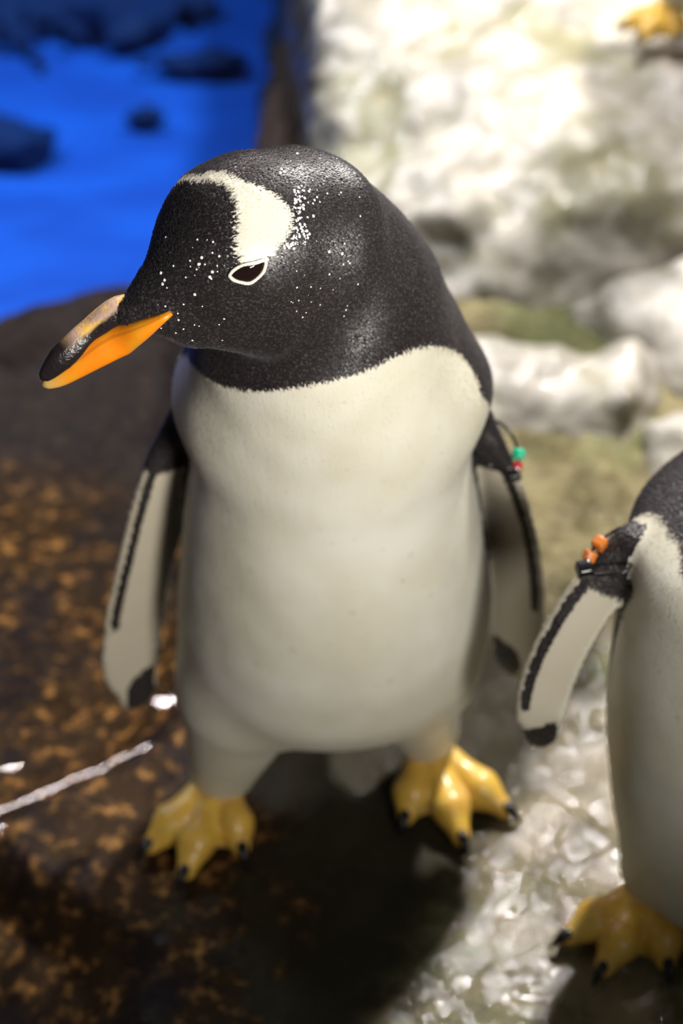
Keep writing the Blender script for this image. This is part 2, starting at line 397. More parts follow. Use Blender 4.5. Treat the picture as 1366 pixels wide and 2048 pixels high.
rock('rock', [((.42, .60, .085), (-.25, -.35, 1)), ((.34, .52, 0), (-.75, -.6, .35)), ((.45, .50, 0), (-.1, -1, .45)), ((.45, .66, 0), (0, 1, .2)), ((.80, 0, 0), (1, 0, 0)), ((0, 0, -.06), (0, 0, -1))],
     (.20, .38, -.09), (.86, .76, .16), .006, 11., .020, M_ROCK, 'grey rock block against the right edge, leaning on the large pale boulder')
rock('rock', [((.20, .52, .055), (-.1, -.2, 1)), ((.10, .5, 0), (-1, -.1, .3)), ((.2, .44, 0), (-.15, -1, .6)), ((.2, .575, 0), (.1, 1, .2)), ((.32, .5, 0), (1, -.2, .4)), ((0, 0, -.06), (0, 0, -1))],
     (.03, .36, -.09), (.42, .66, .12), .005, 21., .016, M_ROCK, 'low tan rock under the dark crevice beside the main penguin shoulder')
rock('rock', [((.44, .40, .045), (-.1, -.25, 1)), ((.30, .4, 0), (-1, -.3, .5)), ((.4, .33, 0), (-.3, -1, .6)), ((.4, .47, 0), (0, 1, .2)), ((.75, 0, 0), (1, 0, 0)), ((0, 0, -.06), (0, 0, -1))],
     (.20, .22, -.09), (.82, .56, .12), .006, 31., .018, M_ROCK, 'low mossy rock at the right edge above the banded second penguin')
for (u, v, s, lb) in [(70, -20, (.30, .22, .05), 'broad added dark lump for ripples in the blue water in the upper left corner'), (395, 125, (.085, .030, .02), 'added dark lump for a ripple in the blue water nearest the boulder'),
                  (20, 290, (.075, .045, .03), 'added dark lump for a ripple at the left edge of the blue pool'), (285, 232, (.036, .018, .018), 'small added dark lump for a ripple alone in the middle of the blue pool')]:
    c = atz(u, v, -.36)  # dark lumps added on the pool floor in place of dark water ripples
    def fn(p, c=c, s=s):
        q = (p-c.astype(np.float32))/np.array(s, np.float32)
        return (np.sqrt((q*q).sum(-1))-1+.55*fbm(p, 16, 4, u))*min(s)
    vv, ff = surface_nets(fn, c-np.array(s)*1.6-.01, c+np.array(s)*1.6+.01, min(s)*.22)
    o = mesh_np('ripple_lump', vv, ff, M_DARK, origin=c); o.location = c
    tag(o, lb, 'rock')

# ------------------------------------------------------------------ penguins
def ell(p, c, r):
    q = p-np.array(c, np.float32); r = np.array(r, np.float32)
    k0 = np.sqrt(((q/r)**2).sum(-1)); k1 = np.sqrt(((q/r**2)**2).sum(-1))+1e-6
    return k0*(k0-1)/k1
def cone(p, a, b, ra, rb):
    a = np.array(a, np.float32); b = np.array(b, np.float32); e = b-a
    t = np.clip(((p-a)@e)/(e@e), 0, 1)
    return np.sqrt(((p-a-t[:, None]*e)**2).sum(-1))-(ra+(rb-ra)*t)
def trunk_fn(secs):
    secs = np.array(sorted(secs), float); zz = np.linspace(secs[0, 0], secs[-1, 0], 300)
    cols = [np.interp(zz, secs[:, 0], secs[:, k]) for k in range(1, 6)]
    ker = np.exp(-np.linspace(-2, 2, 41)**2); ker /= ker.sum()
    cols = [np.convolve(np.pad(c, 20, 'edge'), ker, 'valid') for c in cols]
    def fn(p):
        z = np.clip(p[:, 2], zz[0], zz[-1]); xl, xr, cy, bf, bb = [np.interp(z, zz, c) for c in cols]
        cx = (xl+xr)/2; a = (xr-xl)/2; b_ = np.where(p[:, 1] < cy, bf, bb)
        dx = (p[:, 0]-cx); dy = p[:, 1]-cy
        k0 = np.sqrt((dx/a)**2+(dy/b_)**2); k1 = np.sqrt((dx/a**2)**2+(dy/b_**2)**2)+1e-6
        d = k0*(k0-1)/k1
        over = np.maximum(np.maximum(p[:, 2]-zz[-1], zz[0]-p[:, 2]), 0)
        return np.maximum(d, -.05)+over
    return fn
def flipper_fn(pts, W, hw, th):
    """chain of flat sections; returns (distance, t 0..1, across -1 leading..1 trailing, side: + = inner face)"""
    pts = spline(pts, 15).astype(np.float32); hw = np.interp(np.linspace(0, 1, 15), np.linspace(0, 1, len(hw)), hw); th = np.interp(np.linspace(0, 1, 15), np.linspace(0, 1, len(th)), th)
    W = np.array(W, float)
    def fn(p):
        best = np.full(len(p), 1e3, np.float32); T = np.zeros(len(p), np.float32); A = T.copy(); B = T.copy()
        m = ((p > pts.min(0)-.07) & (p < pts.max(0)+.07)).all(1)
        q = p[m]; bb = np.full(len(q), 1e3, np.float32); tt = np.zeros(len(q)); aa = tt.copy(); nn_ = tt.copy()
        for i in range(14):
            e = pts[i+1]-pts[i]; L = np.linalg.norm(e); t = e/L; w_ = unit(W-t*np.dot(W, t)).astype(np.float32); nn = np.cross(t, w_)
            r = q-pts[i]; s = r@t; u = np.clip(s/L, 0, 1); ov = s-u*L
            a = hw[i]+(hw[i+1]-hw[i])*u; b_ = th[i]+(th[i+1]-th[i])*u
            wo = r@w_; no = r@nn
            tip = np.where(ov > 0, .022 if i == 13 else .012, .012)
            k0 = np.sqrt((wo/a)**2+(no/b_)**2+(ov/tip)**2); k1 = np.sqrt((wo/a**2)**2+(no/b_**2)**2+(ov/tip**2)**2)+1e-6
            d = k0*(k0-1)/k1; s_ = d < bb
            bb = np.where(s_, d, bb); tt = np.where(s_, (i+u+np.maximum(ov, 0)/L)/14, tt); aa = np.where(s_, wo/a, aa); nn_ = np.where(s_, no/b_, nn_)
        best[m] = bb; T[m] = tt; A[m] = aa; B[m] = nn_
        return best, T, A, B
    return fn

def build_foot(parent, org, ankle, tips, h=.0022, bend=.45):
    ankle = np.array(ankle); tips = [np.array(t) for t in tips]
    knu = [ankle*(1-.30)+t*.30 for t in tips]
    for kk in knu: kk[2] = .021
    def f_toe(p):
        d = ell(p, ankle+np.array([0, 0, -.004]), (.023, .021, .024))
        for kk, t in zip(knu, tips):
            mid = kk*.42+t*.58; mid[2] = .0140
            dd = smin(cone(p, ankle+np.array([0, 0, -.012]), kk, .014, .0115), cone(p, kk, mid, .0120, .0150), .006)
            dd = smin(dd, cone(p, mid, t, .0150, .0078), .006)
            d = smin(d, dd, .0030)
        hl = ankle+(ankle-tips[1])*.20; hl[2] = .010
        d = smin(d, cone(p, ankle+np.array([0, 0, -.016]), hl, .013, .008), .01)
        return d
    def f_web(p):
        d = np.full(len(p), 1e3)
        for a, b in ((0, 1), (1, 2)):
            for s in np.linspace(.12, .88, 8):
                e = tips[a]*(1-s)+tips[b]*s; c = ankle*(.9)+e*.1
                L = 1-.26*math.sin(math.pi*s); e = ankle*(1-L)+e*L; e[2] = .0045; c[2] = .012
                d = smin(d, cone(p, c, e, .007, .0034), .004)
        return d
    def fn(p): return smax(smin(f_toe(p), f_web(p), .003), .0002-p[:, 2], .002)
    A = np.vstack([[ankle], tips]); lo = A.min(0)-.035; hi = A.max(0)+.035; lo[2] = -.004; hi[2] = max(hi[2], .05)
    v, f = surface_nets(fn, lo, hi, h)
    ft = mesh_np('foot', v, f, M_FOOT, parent, {'web': f_toe(v.astype(np.float32))}, origin=org)
    for kk, t in zip(knu, tips):
        dr = unit([t[0]-kk[0], t[1]-kk[1], 0]); c = [t-dr*.006+np.array([0, 0, .003]), t+dr*.004+np.array([0, 0, .0045]), t+dr*.011+np.array([0, 0, .0015]), t+dr*.017+np.array([0, 0, -.0055])]
        cv, cf = loft(spline(c, 8), np.cross(dr, [0, 0, 1]), [.0036, .0046, .0048, .0044, .0038, .0030, .0020, .0006], [.004, .005, .0052, .0048, .004, .003, .002, .0006], 10)
        cl = mesh_np('claw', cv, cf, M_CLAW, ft, origin=org); cl['label'] = 'black claw'
    return ft

def fresh_bvh(v, f): return BVHTree.FromPolygons([tuple(x) for x in v], [tuple(int(i) for i in q) for q in f])
def hit(bvh, u, v):
    r = bvh.ray_cast(Vector(CAM), Vector(ray(u, v)).normalized()); 
    return None if r[0] is None else (np.array(r[0]), np.array(r[1]))

def add_feathers(parent, org, v, f, attr_fn, flow_fn, count, where, length, seed, name='plumage_feathers', up=1.):
    r = np.random.default_rng(seed)
    a, b, c, d = [v[f[:, k]] for k in range(4)]
    nrm = np.cross(c-a, d-b); ar = np.linalg.norm(nrm, axis=1)+1e-12; nrm /= ar[:, None]
    cen = (a+b+c+d)/4; wgt = ar*where(cen)
    i = r.choice(len(f), count, p=wgt/wgt.sum())
    s, t = r.random(count)[:, None], r.random(count)[:, None]
    p = (a[i]*(1-s)+b[i]*s)*(1-t)+(d[i]*(1-s)+c[i]*s)*t; nn = nrm[i]
    fl = flow_fn(p); fl = fl+r.normal(0, .16, fl.shape); fl -= nn*(fl*nn).sum(1)[:, None]; fl /= np.linalg.norm(fl, axis=1)[:, None]+1e-9
    sd = np.cross(nn, fl); L = (length(p)*r.uniform(.6, 1.25, count))[:, None]; lift = up*r.uniform(.10, .34, count)[:, None]
    w_ = .00042+r.uniform(0, .0002, count)[:, None]
    base = p-nn*.0003
    V = np.stack([base-sd*w_, base+sd*w_, p+fl*L*.6+nn*L*lift*.8+sd*w_*.7, p+fl*L+nn*L*lift*.7, p+fl*L*.6+nn*L*lift*.8-sd*w_*.7], 1).reshape(-1, 3)
    k = np.arange(count)[:, None]*5
    Fq = np.concatenate([np.concatenate([k, k+1, k+2], 1), np.concatenate([k, k+2, k+4], 1), np.concatenate([k+4, k+2, k+3], 1)])
    at = attr_fn(p)
    at['black'] = at['black']+r.normal(0, .0006, count)
    o = mesh_np(name, V, Fq, M_FE, parent, {kk: np.repeat(x, 5) for kk, x in at.items()}, smooth=True, origin=org)
    tag(o, kind='stuff'); return o

def blobs(parent, org, name, pts, nrm, rad, m, squash=.55):
    """small low domes sitting on a surface, joined as one countless part"""
    V = []; Fq = []
    for p, nn, r in zip(pts, nrm, rad):
        nn = unit(nn); a = unit(np.cross(nn, [.3, .5, .8])); b_ = np.cross(nn, a); k = len(V)
        for el, rr in ((-.3, .9), (.25, .97), (.62, .75), (.92, .35)):
            for j in range(8):
                an = j*math.pi/4; V.append(p+r*(rr*(a*math.cos(an)+b_*math.sin(an))+nn*el*squash))
        for q in range(3):
            for j in range(8): Fq.append([k+q*8+j, k+q*8+(j+1) % 8, k+q*8+8+(j+1) % 8, k+q*8+8+j])
        Fq.append([k+24, k+25, k+26, k+27]); Fq.append([k+24, k+27, k+28, k+31]); Fq.append([k+28, k+29, k+30, k+31])
    o = mesh_np(name, np.array(V), np.array(Fq), m, parent, origin=org); tag(o, kind='stuff'); return o

def bead(parent, org, c, ax, r, L, m, square=False, label=None):
    ax = unit(ax); lat = np.cross(ax, [.2, .9, .3])
    s = [-.5, -.44, -.30, .30, .44, .5]; rr = [.88, 1, 1, 1, 1, .88] if square else [.72, .93, 1, 1, .93, .72]
    v, f = loft([c+ax*L*k for k in s], lat, [r*k for k in rr], [r*k for k in rr], 16, sup=5. if square else 2.4)
    o = mesh_np('bead', v, f, m, parent, origin=org)
    if label: o['label'] = label
    return o
def band(parent, org, pts, r, m=M_BLACK):
    pts = spline(pts+[pts[0]], 48)[:-1]
    v, f = tube(pts, r, 8, True); o = mesh_np('flipper_band', v, f, m, parent, origin=org); o['label'] = 'black plastic identification band around the flipper'; return o

def sect(rows, Y, bf, bb, side=None):
    out = []
    for (v, l, r, yc, f_, b_) in rows: pass
    return out

# ---------- main penguin
def main_penguin():
    org = np.array([-.01, .02, 0.])
    root = empty('penguin', org)
    tag(root, 'gentoo penguin in the centre, head bowed left, green and red beads on flipper', 'penguin')
    secs = [(.092, -.095, .070, .03, .03, .04), (.114, -.118, .096, .026, .066, .08), (.14, -.124, .104, .022, .094, .10), (.177, -.125, .112, .018, .110, .11), (.23, -.122, .112, .016, .115, .11), (.28, -.116, .103, .015, .114, .108),
            (.33, -.109, .094, .013, .108, .10), (.375, -.102, .087, .010, .100, .095), (.40, -.109, .094, .006, .098, .09), (.42, -.115, .101, .004, .094, .088),
            (.445, -.110, .098, .0, .088, .082), (.47, -.092, .074, -.005, .076, .074), (.50, -.066, .048, -.01, .06, .06), (.53, -.036, .030, -.01, .04, .04)]
    tr = trunk_fn(secs)
    A = aty(592, 478, -.055); B = aty(462, 502, -.090); B2 = aty(522, 598, -.082); C = aty(335, 592, -.108); D = aty(622, 600, -.026); E = aty(690, 705, .0)
    fdir = unit(C-A)
    def head(p):
        d = smin(cone(p, A, B, .0500, .0400), cone(p, B, C, .0400, .0180), .022)
        d = smin(d, ell(p, aty(503, 460, -.072), (.0405, .0405, .0405)), .02)
        d = smin(d, cone(p, B2, aty(400, 618, -.098), .0355, .021), .02)
        d = smin(d, cone(p, C, aty(262, 625, -.118), .0185, .0085), .010)
        return d
    legs = [((-.076, -.012, .135), (-.0950, -.002, .044), .048, .0280), ((.050, .010, .135), (.0680, .034, .048), .045, .0280)]
    fl1 = flipper_fn([aty(368, 835, .018), aty(338, 905, .022), aty(317, 1000, .026), aty(295, 1110, .028), aty(272, 1220, .026), aty(264, 1320, .022), aty(274, 1375, .020)],
                     (.80, .60, -.05), [.010, .018, .0235, .0265, .0275, .0270, .018], [.012, .008, .006, .0055, .005, .0045, .004])
    fl2 = flipper_fn([aty(950, 835, .020), aty(974, 900, .024), aty(1002, 985, .030), aty(1022, 1080, .034), aty(1031, 1180, .034), aty(1028, 1265, .030), aty(1022, 1305, .028)],
                     (-.80, .60, -.05), [.012, .019, .0235, .0260, .0265, .0250, .017], [.012, .008, .006, .0055, .005, .0045, .004])
    def fn(p):
        d = tr(p)
        d = smin(d, cone(p, D, A, .0625, .0515), .07)
        d = smin(d, cone(p, E, D, .0680, .0620), .04)
        d = smin(d, head(p), .007)
        for a, b, ra, rb in legs: d = smin(d, cone(p, a, b, ra, rb), .028)
        d = smin(d, cone(p, (-.01, .10, .10), (-.01, .165, .045), .035, .012), .03)   # tail root
        d = smin(d, ell(p, (-.01, .165, .040), (.050, .055, .009)), .02)
        d = d + .0010*fbm(p, 22, 2, 4.)*np.clip((p[:, 2]-.1)*8, 0, 1)
        return smin(smin(d, fl1(p)[0], .010), fl2(p)[0], .010)
    v, f = surface_nets(fn, (-.24, -.20, .012), (.20, .24, .70), .0027)
    bvh = fresh_bvh(v, f)
    # white front drawn in (angle round the trunk, height); everything outside is black
    def ang(p):
        return np.stack([np.arctan2(p[:, 0]+.008, -(p[:, 1]-.012))*.1, p[:, 2]], 1)
    line = [(378, 706), (392, 732), (412, 748), (440, 764), (475, 775), (510, 779), (560, 775), (620, 765), (680, 752), (740, 733), (790, 708), (830, 693), (865, 688), (895, 692), (920, 706), (938, 728), (952, 755), (962, 790)]
    pts = []
    for u, vv in line:
        hh = hit(bvh, u, vv)
        if hh: pts.append(ang(hh[0][None])[0])
    pts = np.array(pts)
    wp = np.vstack([[(-.165, .015), (-.168, .20), (-.150, .40)], [(-.150, pts[0, 1]-.025)], pts, [(.150, .40), (.168, .20), (.165, .015)]])
    Lx = unit(np.array([.12, -.80, .50])); Lx = unit(Lx-fdir*np.dot(Lx, fdir)); Ux = np.cross(fdir, Lx); Ux = Ux if Ux[2] > 0 else -Ux
    hc = B*.6+A*.4
    def hcoord(p):
        q = p-hc; q = q/np.linalg.norm(q, axis=1)[:, None]
        l = q@Lx; x = q@fdir; y = q@Ux; rho = np.arccos(np.clip(np.abs(l), -1, 1)); m_ = np.hypot(x, y)+1e-9
        return np.stack([rho*x/m_, rho*y/m_], 1)
    patch = [(395, 368), (384, 368), (398, 354), (418, 346), (438, 345), (456, 350), (478, 362), (508, 371), (540, 387), (566, 404), (579, 428), (580, 452), (572, 476), (552, 492), (541, 508), (530, 524), (505, 532), (472, 532), (467, 505), (463, 480), (470, 452), (468, 418), (458, 388), (442, 373), (420, 367)]
    hp = []
    for u, vv in patch:
        hh = hit(bvh, u, vv)
        if hh: hp.append(hcoord(hh[0][None])[0])
    hp = np.array(hp); hp = np.vstack([hp[:1], hp[1:2]*1.45, hp[2:3]*1.45, hp[2:]])
    F1 = [fl1, fl2]
    def colour(p):
        p = np.asarray(p, np.float32)
        s = poly_sd(ang(p), wp)                       # + inside white
        blk = -s
        isleg = p[:, 2] < .125
        blk = np.where(isleg & (p[:, 1] < .075), -.02, blk)
        white = poly_sd(hcoord(p), hp)*.045
        inhead = head(p) < .012
        blk = np.where(inhead, np.maximum(blk, .02), blk)
        blk = np.where(inhead, np.minimum(blk, -white), blk)
        sh = np.zeros(len(p))
        base_d = tr(p)
        for k, fl in enumerate(F1):
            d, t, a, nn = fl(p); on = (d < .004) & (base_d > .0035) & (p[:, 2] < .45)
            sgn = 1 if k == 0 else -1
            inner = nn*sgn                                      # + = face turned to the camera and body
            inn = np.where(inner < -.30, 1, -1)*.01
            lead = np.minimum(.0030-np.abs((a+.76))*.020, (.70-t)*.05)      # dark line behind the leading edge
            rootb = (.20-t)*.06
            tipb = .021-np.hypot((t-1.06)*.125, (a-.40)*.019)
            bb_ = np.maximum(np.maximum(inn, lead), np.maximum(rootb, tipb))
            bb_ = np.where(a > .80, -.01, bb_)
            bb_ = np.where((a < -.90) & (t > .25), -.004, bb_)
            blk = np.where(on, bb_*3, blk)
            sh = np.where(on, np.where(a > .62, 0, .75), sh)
        return {'black': blk, 'shade': sh}
    at = colour(v)
    body = mesh_np('body', v, f, M_PL, root, at, origin=org)
    print('main body', len(v))
    # feathers
    def flow(p):
        dn = np.tile(np.array([.0, -.05, -1.]), (len(p), 1)); hd = np.clip((.03-head(p.astype(np.float32)))/.03, 0, 1)[:, None]
        back = -fdir*1.0+np.array([.1, 0, -.35]); return dn*(1-hd)+back*hd
    def where(c):
        a_ = colour(c)['black']; return np.where(a_ > -.0008, 1., .0)*(c[:, 2] > .30)
    add_feathers(root, org, v, f, colour, flow, 170000, where, lambda p: np.full(len(p), .0030), 3)
    def wherew(c):
        a_ = colour(c)['black']; return np.where(a_ < .0005, 1., 0)*(c[:, 2] > .03)*(c[:, 1] < .05)*(1+4*(head(c.astype(np.float32)) < .01))
    add_feathers(root, org, v, f, colour, flow, 42000, wherew, lambda p: np.full(len(p), .0036), 5, up=.25)
    # eye
    rim_px = [(457, 551), (466, 540), (484, 530), (508, 526), (529, 521), (527, 540), (515, 555), (498, 566), (479, 564), (465, 559)]
    c0, n0 = hit(bvh, 494, 546); n0 = unit(n0*.5+Lx)
    rp = [hit(bvh, *q)[0]+n0*.0012 for q in rim_px]
    rs = spline(rp+[rp[0]], 64)[:-1]
    v1, f1 = tube(rs, .0008+.00035*np.array([abs(math.sin(k*1.7))*.6+abs(math.sin(k*2.9))*.4 for k in range(len(rs))]), 8, True)
    eye_c = np.mean(rp, 0)-n0*.0014
    ax1 = unit(rp[4]-rp[0]); ax1 = unit(ax1-n0*np.dot(ax1, n0)); ax2 = np.cross(n0, ax1)
    V = []; ns, nr = 24, 8
    for i in range(nr+1):
        rr = i/nr
        for j in range(ns):
            q = rs[int(j*len(rs)/ns)]; V.append(eye_c+(q-eye_c-n0*.0012)*rr+n0*(.0028*math.sqrt(max(0, 1-rr*rr))))
    Fq = [[i*ns+j, (i+1)*ns+j, (i+1)*ns+(j+1) % ns, i*ns+(j+1) % ns] for i in range(nr) for j in range(ns)]
    eye = mesh_np('eye', np.array(V), np.array(Fq), M_EYE, root, origin=org); eye['label'] = 'dark half closed eye'
    mesh_np('eye_ring', v1, f1, M_RIM, eye, origin=org)
    # bill: centre lines from the gape to the tip; lateral axis Lx
    def bl(u, vv, y): return aty(u, vv, y)
    def shapes(top, bot, ys):
        c = []; hh = []
        for (a, b_, y) in zip(top, bot, ys):
            p, q = bl(*a, y), bl(*b_, y); p = q+(p-q)*1.; c.append((p+q)/2); hh.append(np.linalg.norm(p-q)/2)
        return c, hh
    ys = [-.112, -.116, -.120, -.126, -.131, -.134, -.136]
    top_u = [(268, 592), (238, 599), (186, 641), (152, 670), (124, 697), (98, 730), (84, 752)]
    bot_u = [(278, 640), (230, 648), (177, 681), (146, 712), (119, 738), (96, 758), (82, 766)]
    bot_l = [(345, 630), (296, 673), (254, 704), (215, 725), (165, 750), (121, 771), (86, 778)]
    top_l = [(340, 622), (278, 639), (232, 650), (180, 680), (148, 712), (113, 745), (84, 764)]
    bill = empty('bill', (0, 0, 0)); bill.parent = root
    for nm, tp, bt, mm, wd in (('upper_mandible', top_u, bot_u, M_BILLB, [.0075, .0075, .0065, .0055, .0045, .0032, .0018]), ('lower_mandible', top_l, bot_l, M_BILLO, [.003, .0075, .0078, .0068, .0055, .0038, .0018])):
        yy = ys if nm == 'upper_mandible' else [-.116, -.120, -.122, -.125, -.128, -.131, -.134]
        if nm == 'lower_mandible':
            for q, (uu, vw) in enumerate([(340, 626), (292, 654)]):
                hq = hit(bvh, uu, vw); yy[q] = min(yy[q], hq[0][1]-.0005) if hq else yy[q]
            print('gape', yy)
        c, hh = shapes(tp, bt, yy); k = 22
        cs = spline(c, k); hs = np.interp(np.linspace(0, 6, k), range(7), hh); ws = np.interp(np.linspace(0, 6, k), range(7), wd)
        hs[-1] *= .5; ws[-1] *= .5
        vv, ff = loft(cs, Lx, ws, hs, 20, sup=2.3)
        al = np.concatenate([np.repeat(np.linspace(0, 1, k), 20), [0, 1]]); upv = np.concatenate([np.tile([math.sin(2*math.pi*j/20) for j in range(20)], k), [0, 0]])
        # sign of the third axis: positive towards the culmen
        T0 = unit(cs[1]-cs[0]); N0 = np.cross(unit(Lx-T0*np.dot(Lx, T0)), T0); sg = 1 if np.dot(N0, bl(*tp[2], -.12)-bl(*bt[2], -.12)) > 0 else -1
        mesh_np(nm, vv, ff, mm, bill, {'along': al, 'up': upv*sg}, origin=org)
    # feather tips flecked white beside the crown patch and over the face
    r = np.random.default_rng(12); P_, N_, R_ = [], [], []
    def fleck(u, vv, rr):
        hh = hit(bvh, u, vv)
        if hh: P_.append(hh[0]+hh[1]*.0006); N_.append(hh[1]); R_.append(rr)
    for k in range(110):
        t = r.random(); u = 585+abs(r.normal(0, 18)); vv = 380+t*120+r.normal(0, 8)
        fleck(u-max(0, vv-470)*.8, vv, r.uniform(.0004, .0010))
    for k in range(60): fleck(r.uniform(560, 720), r.uniform(310, 640), r.uniform(.0003, .0007))
    for k in range(34): fleck(r.uniform(320, 450), r.uniform(470, 680), r.uniform(.0003, .0008))
    for u, vv in [(562, 340), (568, 345), (560, 347), (657, 503), (683, 507), (404, 515), (398, 528), (323, 546), (330, 560), (326, 568), (425, 543), (420, 553), (390, 588), (594, 309)]: fleck(u, vv, .0010)
    blobs(root, org, 'white_flecks', P_, N_, R_, M_SPECK)
    P_, N_, R_ = [], [], []
    for k in range(130):
        hh = hit(bvh, r.uniform(370, 960), 1450-r.random()**1.3*680)
        if hh: P_.append(hh[0]); N_.append(hh[1]); R_.append(r.uniform(.0006, .0017))
    for u, vv in [(705, 1225), (513, 1327), (586, 1300), (503, 1141), (780, 1362), (860, 1190), (820, 1110)]:
        hh = hit(bvh, u, vv); P_.append(hh[0]); N_.append(hh[1]); R_.append(.0028)
    blobs(root, org, 'water_drops', P_, N_, R_, M_DROP, .32)
    # feet
    z = .0065
    build_foot(root, org, (-.0985, .002, .038), [atz(303, 1690, z), atz(372, 1742, z), atz(482, 1694, z)])
    build_foot(root, org, (.0700, .037, .040), [atz(812, 1632, z), atz(922, 1674, z), atz(1008, 1618, z)])
    # band on the right flipper
    bd = band(root, org, [aty(948, 905, .012), aty(985, 932, .004), aty(1026, 950, .010), aty(1037, 922, .020), aty(1030, 885, .034), aty(1012, 856, .040), aty(985, 842, .040), aty(955, 868, .045)], .0011)
    a = aty(1037, 908, .022); b_ = aty(1034, 932, .016); c = aty(1028, 950, .010)
    bead(bd, org, a, (a-b_), .0046, .0074, M_GREEN, False, 'bright green bead'); bead(bd, org, b_, (a-b_), .0040, .0060, M_RED, False, 'red bead')
    bead(bd, org, c, (1, .2, .2), .0042, .0085, M_BLACK, True, 'black clasp')
    return root

# ---------- second penguin at the right edge
def second_penguin():
    Yc = -.10; org = np.array([.305, Yc, 0.])
    root = empty('penguin', org)
    tag(root, 'penguin cut off by the right edge, orange beads on its outstretched flipper', 'penguin')
    rows = [(1060, 1262), (1100, 1256), (1150, 1254), (1200, 1244), (1280, 1229), (1400, 1214), (1500, 1214), (1600, 1224), (1680, 1240)]
    secs = []
    for vv, u in rows:
        p = aty(u, vv, Yc); hwid = .305-p[0]+.0
        secs.append((p[2], p[0], .305+hwid*.95, Yc, min(.115, hwid*.92), min(.11, hwid*.9)))
    top = secs[0]; bot = secs[-1]; cx = .305
    secs += [(top[0]+.025, cx-.066, cx+.09, Yc, .085, .085), (top[0]+.055, cx-.035, cx+.085, Yc, .06, .06), (bot[0]-.035, cx-.085, cx+.08, Yc, .075, .07), (bot[0]-.06, cx-.04, cx+.03, Yc, .03, .03)]
    tr = trunk_fn([s for s in secs])
    Nk = np.array([cx+.045, Yc-.005, top[0]+.045]); Hd = np.array([cx+.10, Yc-.03, top[0]+.135]); Sn = Hd+np.array([.03, -.05, -.008])
    print('p2 secs', secs)
    ank = atz(1312, 1750, .04); ank2 = ank+np.array([.125, .02, 0])
    legs = [((ank[0]+.022, ank[1]+.0, .11), (ank[0], ank[1], .046), .045, .027), ((ank2[0]-.022, ank2[1], .11), (ank2[0], ank2[1], .046), .045, .027)]
    fl = flipper_fn([aty(1262, 1085, -.10), aty(1228, 1135, -.105), aty(1176, 1205, -.11), aty(1128, 1285, -.115), aty(1096, 1360, -.12), aty(1082, 1425, -.125), aty(1082, 1455, -.125)],
                    (.80, .02, -.60), [.012, .018, .0195, .0195, .0195, .0185, .013], [.011, .0075, .006, .0055, .005, .0045, .004])
    flb = flipper_fn([(cx+.095, Yc, top[0]-.01), (cx+.13, Yc+.01, top[0]-.07), (cx+.155, Yc+.01, top[0]-.14), (cx+.16, Yc, top[0]-.20)], (-.6, .7, 0), [.012, .022, .022, .014], [.011, .007, .005, .004])
    def head(p): return smin(ell(p, Hd, (.045, .052, .043)), cone(p, Hd, Sn, .038, .014), .02)
    def fn(p):
        d = smin(tr(p), cone(p, Nk, Hd, .062, .045), .03); d = smin(d, head(p), .012)
        for a, b, ra, rb in legs: d = smin(d, cone(p, a, b, ra, rb), .016)
        d = smin(d, cone(p, (cx, Yc+.09, .09), (cx, Yc+.16, .03), .035, .010), .03)
        d = d + .001*fbm(p, 22, 2, 14.)*np.clip((p[:, 2]-.1)*8, 0, 1)
        return smin(smin(d, fl(p)[0], .010), flb(p)[0], .01)
    v, f = surface_nets(fn, (.09, -.30, .012), (.52, .10, .66), .0027); bvh = fresh_bvh(v, f)
    print('p2 body', len(v), v.max(0))
    def ang(p): return np.stack([np.arctan2(p[:, 0]-cx, -(p[:, 1]-Yc))*.1, p[:, 2]], 1)
    pts = []
    for u, vv in [(1262, 1046), (1278, 1030), (1298, 1024), (1318, 1032), (1334, 1050), (1348, 1072), (1364, 1088)]:
        hh = hit(bvh, u, vv)
        if hh: pts.append(ang(hh[0][None])[0])
    pts = np.array(pts); e = pts[-1]
    wp = np.vstack([[(-.165, .01), (-.165, .25), (-.14, pts[0, 1]-.03)], pts, [(e[0]+.05, e[1]-.012), (e[0]+.1, e[1]+.01), (.15, .33), (.165, .2), (.165, .01)]])
    def colour(p):
        p = np.asarray(p, np.float32); blk = -poly_sd(ang(p), wp)
        blk = np.where((p[:, 2] < .125) & (p[:, 1] < Yc+.075), -.02, blk); blk = np.where(head(p) < .01, .02, blk)
        for sx in (-1, 1): blk = np.minimum(blk, np.linalg.norm(p-(Hd+np.array([sx*.034, .004, .030])).astype(np.float32), axis=1)-.020)
        sh = np.zeros(len(p)); bd_ = tr(p)
        for k, g in enumerate((fl, flb)):
            d, t, a, nn = g(p); on = (d < .004) & (bd_ > .0035)
            inner = nn*(1 if k == 0 else -1)
            inn = np.where(inner < -.30, 1, -1)*.01
            lead = np.minimum(.0040-np.abs(a+.72)*.020, (.80-t)*.05)
            bb_ = np.maximum(np.maximum(inn, lead), np.maximum((.26-t)*.06, .020-np.hypot((t-1.08)*.115, (a-.30)*.015)))
            bb_ = np.where(a > .82, -.01, bb_); bb_ = np.where((a < -.90) & (t > .25), -.004, bb_)
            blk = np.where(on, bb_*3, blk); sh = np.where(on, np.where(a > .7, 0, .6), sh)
        return {'black': blk, 'shade': sh}
    mesh_np('body', v, f, M_PL, root, colour(v), origin=org)
    flow = lambda p: np.tile(np.array([-.05, -.05, -1.]), (len(p), 1))
    add_feathers(root, org, v, f, colour, flow, 60000, lambda c: np.where(colour(c)['black'] > -.0008, 1., .0)*(c[:, 2] > .33), lambda p: np.full(len(p), .003), 8)
    add_feathers(root, org, v, f, colour, flow, 14000, lambda c: np.where(colour(c)['black'] < .0005, 1., 0)*(c[:, 2] > .05)*(c[:, 1] < Yc+.04), lambda p: np.full(len(p), .0034), 9, up=.25)
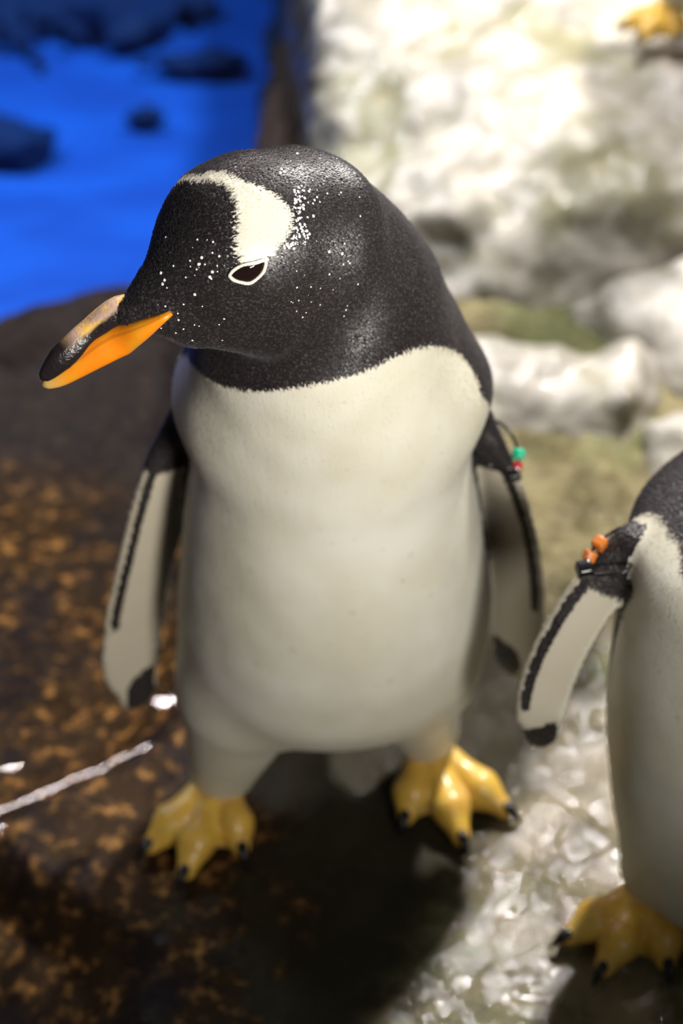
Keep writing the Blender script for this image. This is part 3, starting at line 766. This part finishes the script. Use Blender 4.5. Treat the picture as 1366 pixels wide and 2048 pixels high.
    # small parts out of the frame: eyes and bill
    for s in (-1, 1):
        q = Hd+np.array([s*.040, -.018, .010]); vv, ff = loft([q+np.array([s*k, 0, 0]) for k in (-.002, .001, .003, .004)], np.array([0, 1, 0]), [.006, .0062, .0045, .001], [.006, .0062, .0045, .001], 12)
        ey = mesh_np('eye', vv, ff, M_EYE, root, origin=org)
    T_ = Sn+np.array([.018, -.055, -.02]); bill = empty('bill', (0, 0, 0)); bill.parent = root
    for nm, dz, mm in (('upper_mandible', .003, M_BILLB), ('lower_mandible', -.004, M_BILLO)):
        cs = [Sn+np.array([0, 0, dz])+(T_-Sn)*t for t in np.linspace(0, 1, 8)]
        vv, ff = loft(cs, np.array([1, 0, 0]), np.linspace(.009, .001, 8), np.linspace(.007, .001, 8), 14)
        mesh_np(nm, vv, ff, mm, bill, {'along': np.linspace(0, 1, len(vv)), 'up': np.zeros(len(vv))}, origin=org)
    z = .0065
    build_foot(root, org, (ank[0], ank[1], .038), [atz(1140, 1872, z), atz(1208, 1935, z), atz(1332, 1925, z)])
    build_foot(root, org, (ank2[0], ank2[1], .038), [(ank2[0]-.045, ank2[1]-.075, z), (ank2[0], ank2[1]-.10, z), (ank2[0]+.048, ank2[1]-.072, z)])
    bd = band(root, org, [aty(1254, 1144, -.128), aty(1215, 1149, -.128), aty(1180, 1147, -.124), aty(1164, 1134, -.120), aty(1178, 1110, -.112), aty(1197, 1086, -.102), aty(1222, 1066, -.094), aty(1252, 1056, -.090), aty(1275, 1100, -.095)], .0011)
    a = aty(1199, 1087, -.104); b_ = aty(1179, 1112, -.112); c = aty(1168, 1138, -.120)
    bead(bd, org, a, (a-b_), .0043, .0072, M_ORANGE, True, 'orange cube bead'); bead(bd, org, b_, (a-b_)+np.array([0, 0, .01]), .0039, .0064, M_ORANGE, True, 'orange cube bead')
    bead(bd, org, c, (1, .2, .1), .0050, .0092, M_BLACK, True, 'black clasp')
    r = np.random.default_rng(5); P_, N_, R_ = [], [], []
    for k in range(260):
        vv = r.uniform(1080, 1730); hh = hit(bvh, 1215+r.random()**1.6*150+10, vv)
        if hh: P_.append(hh[0]); N_.append(hh[1]); R_.append(r.uniform(.0005, .0015))
    blobs(root, org, 'water_drops', P_, N_, R_, M_DROP, .32)
    return root

def copy_tree(o, parent=None):
    c = o.copy(); COL.objects.link(c); c.parent = parent
    for ch in list(o.children): copy_tree(ch, c)
    return c

p1 = main_penguin()
p2 = second_penguin()
p3 = copy_tree(p1)
p3['label'] = 'penguin on top of the boulder, only a foot shows at the top right corner'
gb = ROCKS[0]; zz = np.linspace(.05, .30, 200); gx = np.array([.460, .995]); gz = max(zz[np.argmax(gb(np.stack([np.full(200, gx[0]+a), np.full(200, gx[1]+b), zz], -1).astype(np.float32)) > 0)] for a in (-.16, -.10, -.05, 0, .05, .10, .16) for b in (-.10, -.05, 0, .05, .1, .16))
print('p3 ground', gz)
p3.scale = (.86, .86, .86); p3.location = (gx[0]+.004, gx[1]-.024, gz+.004); p3.rotation_euler.z = math.radians(-25)
